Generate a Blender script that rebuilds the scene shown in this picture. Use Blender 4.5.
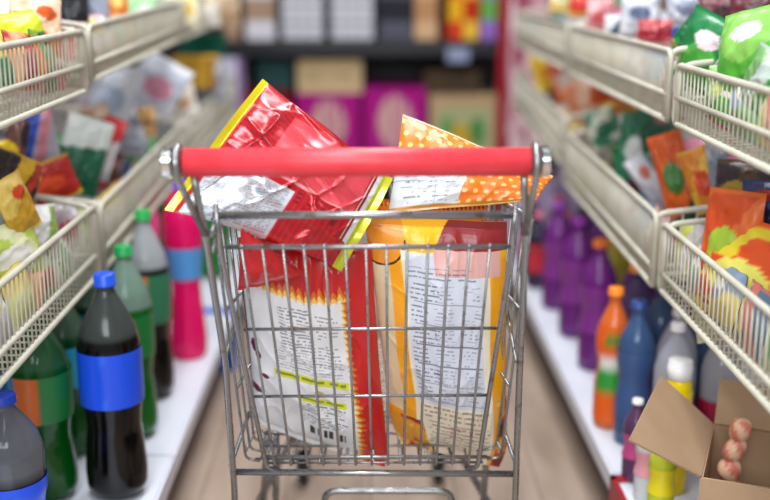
import bpy, math, random
import numpy as np
from mathutils import Vector, Matrix
sc = bpy.context.scene
for o in list(bpy.data.objects): bpy.data.objects.remove(o)
COL = sc.collection
# ---------------------------------------------------------------- camera
FPX = 1070.0; CH = 0.95
PITCH = math.atan(275/FPX); YAW = math.atan(16/FPX*math.cos(PITCH))
cam = bpy.data.cameras.new('camera'); camo = bpy.data.objects.new('camera', cam); COL.objects.link(camo)
cam.sensor_width = 36; cam.lens = FPX/770*36; cam.clip_start = 0.02
camo.location = (0, 0, CH); camo.rotation_euler = (math.pi/2-PITCH, 0, -YAW)
cam.dof.use_dof = True; cam.dof.focus_distance = 1.42; cam.dof.aperture_fstop = 1.6
sc.camera = camo
# ---------------------------------------------------------------- light
w = bpy.data.worlds.new('world'); sc.world = w; w.use_nodes = True
w.node_tree.nodes['Background'].inputs[0].default_value = (0.93, 0.96, 1, 1)
w.node_tree.nodes['Background'].inputs[1].default_value = 0.34
def area(name, loc, rot, sx, sy, e, c=(.97, .985, 1)):
    l = bpy.data.lights.new(name, 'AREA'); l.shape = 'RECTANGLE'; l.size = sx; l.size_y = sy; l.energy = e; l.color = c
    o = bpy.data.objects.new(name, l); COL.objects.link(o); o.location = loc; o.rotation_euler = rot
area('ceiling_tube_light', (-0.3, 0.2, 2.7), (0, 0, 0), .45, 2.4, 46)
area('ceiling_tube_light', (0.2, 2.6, 2.7), (0, 0, 0), .45, 2.4, 42)
area('front_fill_light', (-0.4, -1.8, 1.9), (math.radians(70), 0, 0), 2.2, 1.2, 54, (.95, .98, 1))  # added fill behind the camera, brightens the cart front and chrome
sc.view_settings.view_transform = 'Standard'; sc.view_settings.look = 'None'
sc.view_settings.exposure = 0.27; sc.view_settings.gamma = 1
# ---------------------------------------------------------------- helpers
Fv = Vector((math.sin(YAW)*math.cos(PITCH), math.cos(YAW)*math.cos(PITCH), -math.sin(PITCH)))
Rv = Vector((math.cos(YAW), -math.sin(YAW), 0)); Uv = Rv.cross(Fv)
def at(px, py, Y):
    """pixel -> world point at distance Y down the aisle"""
    r = Fv+Rv*((px-385)/FPX)-Uv*((py-250)/FPX)
    t = Y/r.y
    return Vector((0, 0, CH))+r*t
def lin(h):
    h = h.lstrip('#'); c = [int(h[i:i+2], 16)/255 for i in (0, 2, 4)]
    return tuple(x/12.92 if x <= .04045 else ((x+.055)/1.055)**2.4 for x in c)
def A(h): return np.array(lin(h))
def mat(name, col, rough=.5, metal=0, spec=.5, noise=None, coat=0, alpha=None, bump=0, trans=0):
    m = bpy.data.materials.new(name); m.use_nodes = True; nt = m.node_tree; b = nt.nodes['Principled BSDF']
    b.inputs['Roughness'].default_value = rough; b.inputs['Metallic'].default_value = metal
    b.inputs['Specular IOR Level'].default_value = spec; b.inputs['Coat Weight'].default_value = coat
    b.inputs['Transmission Weight'].default_value = trans
    if col == 'attr':
        a = nt.nodes.new('ShaderNodeAttribute'); a.attribute_name = 'Col'; nt.links.new(a.outputs['Color'], b.inputs['Base Color'])
    elif noise:
        c2, sc_, lo, hi = noise
        n = nt.nodes.new('ShaderNodeTexNoise'); n.inputs['Scale'].default_value = sc_; n.inputs['Detail'].default_value = 5
        tc = nt.nodes.new('ShaderNodeTexCoord'); nt.links.new(tc.outputs['Object'], n.inputs['Vector'])
        r = nt.nodes.new('ShaderNodeValToRGB'); r.color_ramp.elements[0].position = lo; r.color_ramp.elements[1].position = hi
        r.color_ramp.elements[0].color = (*lin(col), 1); r.color_ramp.elements[1].color = (*lin(c2), 1)
        nt.links.new(n.outputs['Fac'], r.inputs['Fac']); nt.links.new(r.outputs['Color'], b.inputs['Base Color'])
    else: b.inputs['Base Color'].default_value = (*lin(col), 1)
    if alpha is not None: b.inputs['Alpha'].default_value = alpha
    if bump:
        n = nt.nodes.new('ShaderNodeTexNoise'); n.inputs['Scale'].default_value = 140; n.inputs['Detail'].default_value = 3
        tc = nt.nodes.new('ShaderNodeTexCoord'); nt.links.new(tc.outputs['Object'], n.inputs['Vector'])
        bp = nt.nodes.new('ShaderNodeBump'); bp.inputs['Strength'].default_value = bump; bp.inputs['Distance'].default_value = .002
        nt.links.new(n.outputs['Fac'], bp.inputs['Height']); nt.links.new(bp.outputs['Normal'], b.inputs['Normal'])
    return m
def chrome():
    m = bpy.data.materials.new('worn_chrome'); m.use_nodes = True; nt = m.node_tree; b = nt.nodes['Principled BSDF']
    tc = nt.nodes.new('ShaderNodeTexCoord'); n = nt.nodes.new('ShaderNodeTexNoise'); n.inputs['Scale'].default_value = 38; n.inputs['Detail'].default_value = 6
    nt.links.new(tc.outputs['Object'], n.inputs['Vector'])
    r = nt.nodes.new('ShaderNodeValToRGB'); e = r.color_ramp.elements
    e[0].position = .60; e[0].color = (.35, .355, .36, 1); e[1].position = .72; e[1].color = (.20, .14, .10, 1)
    r2 = nt.nodes.new('ShaderNodeMapRange'); r2.inputs[1].default_value = .4; r2.inputs[2].default_value = .75; r2.inputs[3].default_value = .22; r2.inputs[4].default_value = .6
    nt.links.new(n.outputs['Fac'], r.inputs['Fac']); nt.links.new(n.outputs['Fac'], r2.inputs[0])
    nt.links.new(r.outputs['Color'], b.inputs['Base Color']); nt.links.new(r2.outputs[0], b.inputs['Roughness'])
    b.inputs['Metallic'].default_value = .93
    return m
M = {}
M['chrome'] = chrome()
M['cap_chrome'] = mat('bright_chrome', 'e4e4e4', .12, 1)
M['red_grip'] = mat('red_plastic', 'e63440', .38, noise=('ea4450', 30, .3, .7), bump=.05)
M['print'] = mat('printed_film', 'attr', .30, coat=.25, bump=.15)
M['foil'] = mat('printed_foil', 'attr', .24, metal=.25, coat=.3)
M['soft'] = mat('printed_bag', 'attr', .38, coat=.15)
M['card'] = mat('printed_card', 'attr', .8, spec=.2)
M['cardboard'] = mat('cardboard', 'a5876a', .85, noise=('b4977a', 9, .3, .7), spec=.2)
M['cream_wire'] = mat('cream_coated_wire', 'cfccbc', .45, noise=('bebba9', 20, .4, .7))
M['board'] = mat('white_board', 'dfe2ec', .4, noise=('d0d4e0', 6, .3, .8))
M['blue'] = mat('blue_strip', '1e62d8', .4)
M['plinth'] = mat('dark_plinth', '4a3a34', .7)
M['back'] = mat('shelf_back', '8d8488', .6, noise=('7b747a', 4, .3, .7))
M['black'] = mat('black_metal', '15161c', .4, noise=('20222a', 8, .3, .7))
M['redmetal'] = mat('red_metal', 'a80f26', .4, noise=('96081e', 8, .3, .7))
M['rubber'] = mat('rubber', '2a2a2a', .7)
M['pet'] = mat('bottle_plastic', 'attr', .12, spec=.4)
M['clear'] = mat('clear_plastic', 'e8eef2', .05, alpha=.28)
M['capm'] = mat('cap_plastic', 'attr', .35)
def floor_mat():
    m = bpy.data.materials.new('floor_tiles'); m.use_nodes = True; nt = m.node_tree; b = nt.nodes['Principled BSDF']
    tc = nt.nodes.new('ShaderNodeTexCoord'); mp = nt.nodes.new('ShaderNodeMapping'); mp.inputs['Scale'].default_value = (6, 1.4, 1)
    n = nt.nodes.new('ShaderNodeTexNoise'); n.inputs['Scale'].default_value = 2.2; n.inputs['Detail'].default_value = 6
    nt.links.new(tc.outputs['Object'], mp.inputs[0]); nt.links.new(mp.outputs[0], n.inputs['Vector'])
    r = nt.nodes.new('ShaderNodeValToRGB'); e = r.color_ramp.elements
    e[0].position = .3; e[0].color = (*lin('9c8878'), 1); e[1].position = .72; e[1].color = (*lin('c2ae9e'), 1)
    nt.links.new(n.outputs['Fac'], r.inputs['Fac'])
    br = nt.nodes.new('ShaderNodeTexBrick'); br.inputs['Scale'].default_value = 1; br.offset = .5
    br.inputs['Brick Width'].default_value = 1.2; br.inputs['Row Height'].default_value = .16; br.inputs['Mortar Size'].default_value = .0022
    mp2 = nt.nodes.new('ShaderNodeMapping'); mp2.inputs['Rotation'].default_value = (0, 0, math.pi/2)
    nt.links.new(tc.outputs['Object'], mp2.inputs[0]); nt.links.new(mp2.outputs[0], br.inputs['Vector'])
    br.inputs['Color1'].default_value = (1, 1, 1, 1); br.inputs['Color2'].default_value = (.9, .88, .87, 1); br.inputs['Mortar'].default_value = (.6, .56, .52, 1)
    mx = nt.nodes.new('ShaderNodeMix'); mx.data_type = 'RGBA'; mx.blend_type = 'MULTIPLY'; mx.inputs[0].default_value = 1
    nt.links.new(r.outputs['Color'], mx.inputs[6]); nt.links.new(br.outputs['Color'], mx.inputs[7]); nt.links.new(mx.outputs[2], b.inputs['Base Color'])
    b.inputs['Roughness'].default_value = .38
    return m
M['floor'] = floor_mat()

def tag(o, label=None, cat=None, group=None, kind=None):
    if label: o['label'] = label
    if cat: o['category'] = cat
    if group: o['group'] = group
    if kind: o['kind'] = kind
    return o
def empty(name, loc, label=None, cat=None, group=None):
    o = bpy.data.objects.new(name, None); COL.objects.link(o); o.location = loc; o.empty_display_size = .05
    return tag(o, label, cat, group)
def link(name, me, m, parent=None, origin=None):
    o = bpy.data.objects.new(name, me); COL.objects.link(o); me.materials.append(m)
    if parent is not None:
        o.parent = parent; o.matrix_parent_inverse = Matrix.Identity(4)
        pl = parent_world(parent); me.transform(Matrix.Translation(-pl))
    elif origin is not None:
        me.transform(Matrix.Translation(-Vector(origin))); o.location = origin
    return o
def parent_world(p):
    v = Vector((0, 0, 0))
    while p is not None: v = v+p.location; p = p.parent
    return v
class MB:
    def __init__(s): s.v = []; s.f = []; s.c = []
    def add(s, vs, fs):
        n = len(s.v); s.v += [tuple(v) for v in vs]; s.f += [tuple(i+n for i in f) for f in fs]
    def box(s, x0, x1, y0, y1, z0, z1, b=0.0):
        import bmesh
        if b:
            bm = bmesh.new(); bmesh.ops.create_cube(bm, size=1)
            for v in bm.verts: v.co = ((x0+x1)/2+v.co.x*(x1-x0), (y0+y1)/2+v.co.y*(y1-y0), (z0+z1)/2+v.co.z*(z1-z0))
            bmesh.ops.bevel(bm, geom=bm.edges[:], offset=b, segments=2, affect='EDGES')
            bm.verts.index_update()
            s.add([v.co[:] for v in bm.verts], [[v.index for v in f.verts] for f in bm.faces]); bm.free(); return s
        vs = [(x, y, z) for x in (x0, x1) for y in (y0, y1) for z in (z0, z1)]
        s.add(vs, [(0, 1, 3, 2), (4, 6, 7, 5), (0, 4, 5, 1), (2, 3, 7, 6), (0, 2, 6, 4), (1, 5, 7, 3)]); return s
    def obox(s, c, X, Y, Z):
        """box centred at c with half vectors X, Y, Z"""
        c = Vector(c); vs = [c+X*a+Y*b+Z*d for a in (-1, 1) for b in (-1, 1) for d in (-1, 1)]
        s.add(vs, [(0, 1, 3, 2), (4, 6, 7, 5), (0, 4, 5, 1), (2, 3, 7, 6), (0, 2, 6, 4), (1, 5, 7, 3)]); return s
    def tube(s, path, r, seg=8, closed=False):
        p = [Vector(q) for q in path]; n = len(p); rings = []
        prev = None
        for i in range(n):
            if closed: d = (p[(i+1) % n]-p[i-1])
            else: d = p[min(i+1, n-1)]-p[max(i-1, 0)]
            d.normalize()
            if prev is None:
                a = Vector((0, 0, 1)) if abs(d.z) < .9 else Vector((1, 0, 0)); u = d.cross(a).normalized()
            else:
                u = prev-d*prev.dot(d); u.normalize()
            prev = u; v = d.cross(u)
            rings.append([p[i]+(u*math.cos(t)+v*math.sin(t))*r for t in [2*math.pi*k/seg for k in range(seg)]])
        fs = []
        m = n if closed else n-1
        for i in range(m):
            j = (i+1) % n
            for k in range(seg): fs.append((i*seg+k, i*seg+(k+1) % seg, j*seg+(k+1) % seg, j*seg+k))
        if not closed: fs += [tuple(range(seg))[::-1], tuple((n-1)*seg+k for k in range(seg))]
        s.add([q for R_ in rings for q in R_], fs); return s
    def lathe(s, prof, c=(0, 0, 0), seg=28, axis='z'):
        vs = []; fs = []
        for r, h in prof:
            for k in range(seg):
                t = 2*math.pi*k/seg
                if axis == 'z': vs.append((c[0]+r*math.cos(t), c[1]+r*math.sin(t), c[2]+h))
                else: vs.append((c[0]+h, c[1]+r*math.cos(t), c[2]+r*math.sin(t)))
        for i in range(len(prof)-1):
            for k in range(seg): fs.append((i*seg+k, i*seg+(k+1) % seg, (i+1)*seg+(k+1) % seg, (i+1)*seg+k))
        fs += [tuple(range(seg))[::-1], tuple((len(prof)-1)*seg+k for k in range(seg))]
        s.add(vs, fs); return s
    def build(s, name, m, parent=None, origin=None, smooth=True, colfn=None):
        me = bpy.data.meshes.new(name); me.from_pydata(s.v, [], s.f); me.update()
        if colfn is not None: setcol(me, np.array([colfn(v) if callable(colfn) else colfn for v in s.v]))
        if smooth: me.shade_smooth(); 
        if origin is None and parent is None:
            a = np.array(s.v); origin = ((a[:, 0].min()+a[:, 0].max())/2, (a[:, 1].min()+a[:, 1].max())/2, a[:, 2].min())
        return link(name, me, m, parent, origin)
def setcol(me, arr):
    ca = me.color_attributes.new('Col', 'FLOAT_COLOR', 'POINT')
    a = np.ones((len(me.vertices), 4), dtype=np.float32); a[:, :3] = arr[:, :3]; ca.data.foreach_set('color', a.ravel())
def arc(cx, cy, r, a0, a1, n=6): return [(cx+r*math.cos(a0+(a1-a0)*i/n), cy+r*math.sin(a0+(a1-a0)*i/n)) for i in range(n+1)]
def rnd_path(pts, r=.008, n=5):
    """polyline with rounded corners"""
    P = [Vector(p) for p in pts]; out = [P[0]]
    for i in range(1, len(P)-1):
        a = P[i-1]-P[i]; b = P[i+1]-P[i]; ra = min(r, a.length*.45); rb = min(r, b.length*.45)
        s = P[i]+a.normalized()*ra; e = P[i]+b.normalized()*rb
        for k in range(n+1):
            t = k/n; out.append(s*(1-t)**2+P[i]*2*t*(1-t)+e*t*t)
    out.append(P[-1]); return out
# numpy value noise
def hsh(i, j, s): 
    x = np.sin(i*127.1+j*311.7+s*74.7)*43758.5453; return x-np.floor(x)
def vnoise(u, v, s=0):
    i = np.floor(u); j = np.floor(v); fu = u-i; fv = v-j; fu = fu*fu*(3-2*fu); fv = fv*fv*(3-2*fv)
    return (hsh(i, j, s)*(1-fu)+hsh(i+1, j, s)*fu)*(1-fv)+(hsh(i, j+1, s)*(1-fu)+hsh(i+1, j+1, s)*fu)*fv
# ---------------------------------------------------------------- bags
def bag(name, corners, th, paint, m, nu=26, nv=34, crimp=.04, wr=.004, wf=5, ridge=.0, seed=0, label=None, cat='snack bag', group=None, bow=0.0, side=0.05, rb=0.0, aniso=False, bend=0.0, parent=None):
    """pillow bag: corners TL,TR,BR,BL of its middle plane; u runs TL->TR, v from the bottom (0) to the top (1)"""
    TL, TR, BR, BL = [np.array(c) for c in corners]
    nrm = np.cross((TR-TL)+(BR-BL), (TL-BL)+(TR-BR)); nrm = nrm/np.linalg.norm(nrm)
    if nrm[1] > 0: nrm = -nrm
    V = []; Fc = []; C = []
    def grid(nu, nv, sgn, off):
        u, v = np.meshgrid(np.linspace(0, 1, nu+1), np.linspace(0, 1, nv+1)); u = u.ravel(); v = v.ravel()
        e = np.clip((np.minimum(v, 1-v)-crimp)/(1-2*crimp)*2, 0, 1)
        prof = np.power(np.clip(4*u*(1-u), 0, 1), .55)*np.power(np.sin(e*math.pi/2), .55)
        inn = np.clip(prof*1.6, 0, 1)
        uu = .5+(u-.5)*(1-side*np.sin(e*math.pi/2)*0.5-.0)  # film pulled in where it bulges
        uu = uu+ (vnoise(v*4, v*0+sgn*0, seed+3)-.5)*.03*(1-np.abs(2*u-1)*0)*inn
        if rb: uu = .5+(uu-.5)*(1-rb*np.clip(1-v/.16, 0, 1)**2)
        # creases: fans from the crimps plus broad dents
        n1 = vnoise(u*wf, v*wf*1.3, seed)-.5
        n2 = vnoise(u*wf*2.7+v*3, v*wf*1.6-u*2, seed+5)-.5
        fan = (np.abs(vnoise(u*wf*3, v*2.2, seed+9)-.5)*2)*np.exp(-np.minimum(v, 1-v)*7)
        rg = 1-np.abs(2*vnoise(u*wf*1.2+v*2.5, v*wf*1.2-u*2.5, seed+12)-1)
        rg2 = 1-np.abs(2*vnoise(u*wf*2.2-v*3.5, v*wf*2.0+u*3, seed+15)-1)
        if aniso:
            rg = 1-np.abs(2*vnoise(u*7+v*3.2, v*1.6-u*1.1, seed+12)-1); rg2 = 1-np.abs(2*vnoise(u*3.2-v*7+9, v*2.2+u*2.6+9, seed+15)-1)
            rg = rg**2; rg2 = rg2**2
        d = (n1*wr*1.6+n2*wr*.8-fan*wr*1.6)*inn+(rg**3*ridge+rg2**4*ridge*.6)*inn
        t = th/2*prof+d+.0006
        vv = v
        P = (BL[None]*(1-uu)[:, None]+BR[None]*uu[:, None])*(1-vv)[:, None]+(TL[None]*(1-uu)[:, None]+TR[None]*uu[:, None])*vv[:, None]
        P = P+nrm[None]*(sgn*t+bow*np.sin(v*math.pi)+bend*np.sin(u*math.pi*1.3)*(np.abs(v-.5)*2)**4+ (vnoise(u*6, v*0, seed+1)-.5)*.006*(1-e))[:, None]
        idx = off+np.arange((nu+1)*(nv+1)).reshape(nv+1, nu+1)
        a = idx[:-1, :-1].ravel(); b = idx[:-1, 1:].ravel(); c = idx[1:, 1:].ravel(); dd = idx[1:, :-1].ravel()
        V.append(P); C.append(paint(u, v, sgn > 0)); Fc.append(np.stack([a, b, c, dd] if sgn > 0 else [a, dd, c, b], 1))
        return len(P)
    n = grid(nu, nv, 1, 0); grid(min(nu, 40), min(nv, 50), -1, n)
    V = np.concatenate(V); C = np.concatenate(C); Fc = np.concatenate(Fc)
    me = bpy.data.meshes.new(name); me.from_pydata(V.tolist(), [], Fc.tolist()); me.update(); setcol(me, C); me.shade_smooth()
    org = V.mean(0); org[2] = V[:, 2].min()
    o = link(name, me, m, parent, None if parent is not None else tuple(float(x) for x in org))
    if parent is None: tag(o, label, cat, group)
    return o
def fill(u, c): return np.tile(A(c)[None], (len(u), 1)).astype(float)
def put(C, mask, c):
    if isinstance(c, str): c = A(c)
    mask = np.clip(np.asarray(mask, float), 0, 1)[:, None]; C[:] = C*(1-mask)+c*mask; return C
def rect(u, v, a, b, c, d): return ((u > a) & (u < b) & (v > c) & (v < d)).astype(float)
def text(u, v, a, b, c, d, n, cw=.012, dens=.8, s=0, thick=.42, rag=.15):
    """rows of small unreadable print"""
    row = np.floor((v-c)/(d-c)*n); fr = (v-c)/(d-c)*n-row
    end = b-(b-a)*rag*hsh(row, row*0, s+2)
    word = hsh(np.floor((u-a)/cw+hsh(row, row*0, s)*5), row, s) < dens
    lt = hsh(np.floor((u-a)/cw*3), row, s+7) < .85
    return ((u > a) & (u < end) & (v > c) & (v < d) & (fr > .3) & (fr < .3+thick) & word & lt).astype(float)
def flame(x, t, s=0, amp=.03, n=14):
    """jagged edge offset along t"""
    tri = np.abs(((t*n+.35*vnoise(t*n, t*0, s)) % 1)-.3); return amp*(1-tri*1.6)*(.6+.8*vnoise(t*n, t*0+3, s))
# main bags ------------------------------------------------------
def paint_white(u, v, f):
    C = fill(u, 'c81218')
    if not f: return C
    put(C, vnoise(u*7, v*9, 2)*.5, 'e0201c')
    xl = .765+.03*(1-v)
    ytop = .80+.012*np.sin(u*9)-.01*u
    fe = flame(u, v, 1, .045, 34); fe2 = flame(v, u, 4, .03, 20)
    put(C, (u < xl+fe+.012) & (v < ytop+fe2+.012), 'e07a18')
    put(C, (u < xl+fe*.7-.004) & (v < ytop+fe2*.7-.004), 'ffd060')
    put(C, (u < xl+fe*.5-.016) & (v < ytop+fe2*.4-.016), 'f1f2f6')
    put(C, text(u, v, .28, .54, .56, .75, 13, .022, .85, 1)*.75, '586078')
    put(C, text(u, v, .56, .74, .50, .73, 15, .03, .5, 2)*.7, '6a7288')
    put(C, text(u, v, .24, .74, .45, .56, 8, .018, .8, 3, .35)*.7, '6a7288')
    for (a, b, y0, y1) in ((.20, .76, .405, .44), (.36, .72, .305, .335)):
        put(C, rect(u, v, a, b, y0, y1), 'dfe63c'); put(C, text(u, v, a+.02, b-.02, y0+.006, y1-.004, 1, .03, .8, 5, .5, 0), '8a9420')
    put(C, (np.abs(u-.53)/.04+np.abs(v-.37)/.014 < 1) & (np.abs(u-.53)*np.abs(v-.37) < .00012), 'c9b36a')
    put(C, text(u, v, .36, .72, .17, .30, 9, .03, .75, 8, .35), '6a7288')
    bc = rect(u, v, .42, .70, .10, .155)*(hsh(np.floor(u*85), u*0, 3) > .5); put(C, bc, '262630')
    for (a, b, r1, r2) in ((.05, .50, .022, .035), (.08, .46, .022, .02), (.12, .37, .03, .012), (.03, .25, .04, .022)):
        put(C, ((u-a)/r1)**2+((v-b)/r2)**2 < 1+.6*(vnoise(u*60, v*60, 3)-.5), '6a0f30')
    return C
BX = Vector((0, 0, 0))
bagA = [at(238, 238, 1.385), at(371, 244, 1.385), at(390, 469, 1.455), at(256, 424, 1.455)]
b = bag('snack_bag', bagA, .075, paint_white, M['print'], 190, 320, .03, .004, 4, .0038, seed=11,
    label='white snack bag with flame edged red border leaning in the cart basket', group='snack bags in the shopping cart', bow=.004, rb=.08)
tag(b, cat='snack bag')
# twisted red ear of that bag
ear = [at(241, 230, 1.262), at(257, 237, 1.262), at(300, 274, 1.325), at(238, 292, 1.32)]
o = bag('crimped_corner', ear, .02, lambda u, v, f: put(fill(u, 'e0202a'), vnoise(u*6, v*6, 2)*.4, 'b8101c'), M['print'], 20, 20, .05, .003, 4, .003, seed=2, parent=b)
def paint_yellow(u, v, f):
    C = fill(u, 'ffb000')
    if not f: return C
    put(C, (v > .80)*1.0, 'ffbe10')
    put(C, rect(u, v, .02, .22, 0, .9)*1.0, 'ffaa00')
    put(C, (v > .905) & (u > .48+.9*(v-.905)+2.6*(v-.905)**2), '8c1a20')
    put(C, (u < .14)*(v < .88)*(v > .2), 'ead9b0')
    r = np.sqrt(((u-.06)/.21)**2+((v-.95)/.12)**2)
    put(C, (r < 1.0), 'f49a20'); put(C, (np.abs(r-1.03) < .03)*(v < .93), '2a1a10')
    put(C, (u > .235) & (u < .87) & (v < .895), 'f8f0d8')
    put(C, (u > .87) & (v < .88) & (v > .36), 'ffae00')
    put(C, rect(u, v, .47, .95, .815, .905), 'eab4ae')
    put(C, rect(u, v, .255, .815, .29, .885)*(1-rect(u, v, .47, .95, .815, .905)), 'dfe5f4')
    put(C, text(u, v, .27, .78, .80, .85, 3, .02, .85, 12, .3)*.7, '4a5672')
    for k in range(6):
        y1 = .79-.082*k; y0 = y1-.07
        put(C, text(u, v, .27, .40+.10*(k % 2 == 0), y0, y1, 4, .018, .9, 20+k, .35)*.8, '4a5672')
        put(C, text(u, v, .44, .60, y0, y1, 5, .02, .7, 30+k, .3)*.6, '5c6884')
        put(C, text(u, v, .66, .80, y0, y1, 5, .02, .5, 40+k, .3)*.6, '5c6884')
        put(C, rect(u, v, .295, .81, y0-.0035, y0)*.8, '39435c')
    put(C, rect(u, v, .265, .88, .0, .28)*vnoise(u*4, v*5, 3)*.8, 'e6d0c0')
    put(C, text(u, v, .30, .86, .215, .285, 3, .02, .85, 60, .4)*.8, '7a7234')
    put(C, text(u, v, .33, .86, .03, .21, 9, .022, .8, 70, .32)*.8, '7d7a68')
    put(C, text(u, v, .50, .72, .12, .2, 3, .03, .6, 75, .3)*.8, 'c0525a')
    # chips picture on the lower right edge and lower left corner
    e = ((u > .90) & (v < .33)) | ((u < .34-.3*v) & (v < .18))
    nn = vnoise(u*16, v*22, 6)
    put(C, e*1.0, 'e9a02c'); put(C, e*(nn > .62), 'c03a12'); put(C, e*(nn > .8), '7a160c'); put(C, e*(nn < .25), 'f6c860')
    return C
bagB = [at(364, 216, 1.385), at(507, 222, 1.385), at(508, 470, 1.46), at(392, 440, 1.46)]
b = bag('snack_bag', bagB, .08, paint_yellow, M['print'], 200, 340, .03, .0035, 4, .003, seed=23,
    label='yellow snack bag with maroon top and blue printed panel in the cart basket', group='snack bags in the shopping cart', bow=.003, rb=.16)
# red foil bag with yellow crimps; u: along the crimp, v: 1 at the left crimp
def paint_red(u, v, f):
    C = fill(u, 'cc1626')
    n = vnoise(u*4, v*5, 1); put(C, n*.6, 'b01420')
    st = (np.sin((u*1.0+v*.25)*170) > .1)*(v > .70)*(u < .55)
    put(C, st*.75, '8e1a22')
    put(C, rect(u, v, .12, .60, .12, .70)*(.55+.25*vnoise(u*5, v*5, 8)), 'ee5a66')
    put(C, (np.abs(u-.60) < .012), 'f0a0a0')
    put(C, text(u, v, .64, .76, .15, .55, 5, .02, .8, 9, .4), '7c1018')
    st = (np.sin((v*1.0)*190) > .0)*(u > .62)*(v < .5); put(C, st*.6, '8e1a22')
    # grey print panel low on the left
    pn = (u > .66) & (v > .46) & (v < .93)
    put(C, pn, 'd4dae2')
    put(C, pn*text(v, u, .48, .92, .67, .99, 22, .009, .8, 4, .45, .05)*.75, '5c6472')
    put(C, (v > .955)*1.0, 'd8c814'); put(C, (v < .06)*1.0, 'c8cc2c')
    put(C, ((v > .06) & (v < .11) & (u < .8)), 'e8e6e6'); put(C, ((v > .085) & (v < .10)), '9c1a20')
    return C
# v=1 edge: TL..TR ; v=0 edge: BL..BR
bagC = [at(262, 80, 1.44), at(166, 206, 1.275), at(344, 268, 1.315), at(392, 180, 1.40)]
bagC = [bagC[0], bagC[1], bagC[2], bagC[3]]
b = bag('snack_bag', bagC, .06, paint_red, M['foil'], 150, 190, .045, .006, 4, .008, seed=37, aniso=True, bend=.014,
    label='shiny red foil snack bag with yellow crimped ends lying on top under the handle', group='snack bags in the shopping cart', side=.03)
def paint_dots(u, v, f):
    C = fill(u, 'f07a08')
    a = u*14; bb = v*8; row = np.floor(bb); x = (a+.5*(row % 2)) % 1-.5; y = bb % 1-.5
    put(C, (x*x+y*y < .055), 'ffc678')
    pn = (v < .46-.10*u) & (u < .50-.10*(.45-v)) & (v > .05)
    put(C, pn, 'd8dee2'); put(C, pn*text(u, v, .06, .48, .06, .42, 7, .03, .6, 4, .22), '8090a0')
    put(C, pn*((np.abs(u-.3) < .004) | (np.abs(v-.30) < .008)), '9aa6b0')
    put(C, (v < .05), 'c98a2a'); put(C, (v > .985), 'f8e0c8')
    return C
bagD = [at(403, 114, 1.49), at(553, 177, 1.435), at(536, 200, 1.395), at(388, 214, 1.40)]
bag('snack_bag', bagD, .03, paint_dots, M['print'], 190, 110, .03, .003, 4, .002, seed=41,
    label='orange snack bag with pale polka dots lying behind the right end of the handle', group='snack bags in the shopping cart', side=.02)
def paint_mesh(u, v, f):
    C = fill(u, 'f08a10'); a = u*26; bb = v*16; row = np.floor(bb); x = (a+.5*(row % 2)) % 1-.5; y = bb % 1-.5
    put(C, (x*x+y*y < .09), '5a2a08'); return C
bagE = [at(372, 199, 1.50), at(488, 204, 1.50), at(482, 300, 1.56), at(384, 300, 1.56)]
bag('snack_bag', bagE, .05, paint_mesh, M['print'], 150, 110, .02, .003, 4, .001, seed=43,
    label='orange snack bag with a brown mesh pattern wedged behind the yellow bag', group='snack bags in the shopping cart')

# ---------------------------------------------------------------- setting
MB().box(-2.2, 2.2, -1.0, 5.4, -.05, 0).build('floor', M['floor'], smooth=False)['kind'] = 'structure'
wm = mat('far_wall_paint', '5a5458', .8, noise=('48444a', 3, .3, .7))
MB().box(-2.2, 2.2, 5.4, 5.5, 0, 2.6).build('wall_far', wm, smooth=False)['kind'] = 'structure'
# shelving units ----------------------------------------------------
def shelf_unit(s, xf, xb, y0, y1, label):
    e = empty('shelf_unit', ((xf+xb)/2*s, (y0+y1)/2, 0), label, 'shelving', 'shelving units along the aisle')
    X = sorted((s*xf, s*xb)); P = sorted((s*(xf+.05), s*xb))
    mb = MB().box(X[0], X[1], y0, y1, .11, .15, .004); mb.build('base_board', M['board'], e, smooth=False)
    MB().box(P[0], P[1], y0+.005, y1-.005, 0, .11).build('plinth', M['plinth'], e, smooth=False)
    B = sorted((s*xb, s*(xb+.03))); MB().box(B[0], B[1], y0, y1, 0, 1.5).build('back_panel', M['back'], e, smooth=False)
    for y in (y0, y1-.03):
        U = sorted((s*(xb-.05), s*xb)); MB().box(U[0], U[1], y, y+.03, .15, 1.5, .003).build('upright', M['board'], e, smooth=False)
    return e
shelf_unit(-1, .337, 1.0, .75, 1.70, 'near left shelving unit with white base board holding large soda bottles')
eL = shelf_unit(-1, .337, 1.0, 1.70, 2.50, 'second left shelving unit with white base board beside the pink bottle')
shelf_unit(-1, .337, 1.0, 2.535, 3.7, 'farthest left shelving unit behind the blue strip on the base board')
MB().box(-1.0, -.3355, 2.50, 2.535, .0, .153).build('blue_joint_strip', M['blue'], eL, smooth=False)
shelf_unit(1, .399, 1.05, .75, 1.62, 'near right shelving unit with base board under the open cardboard box')
shelf_unit(1, .399, 1.05, 1.62, 2.42, 'second right shelving unit with base board of purple and orange bottles')
shelf_unit(1, .399, 1.05, 2.42, 3.4, 'farthest right shelving unit with rows of small red label bottles')

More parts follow.
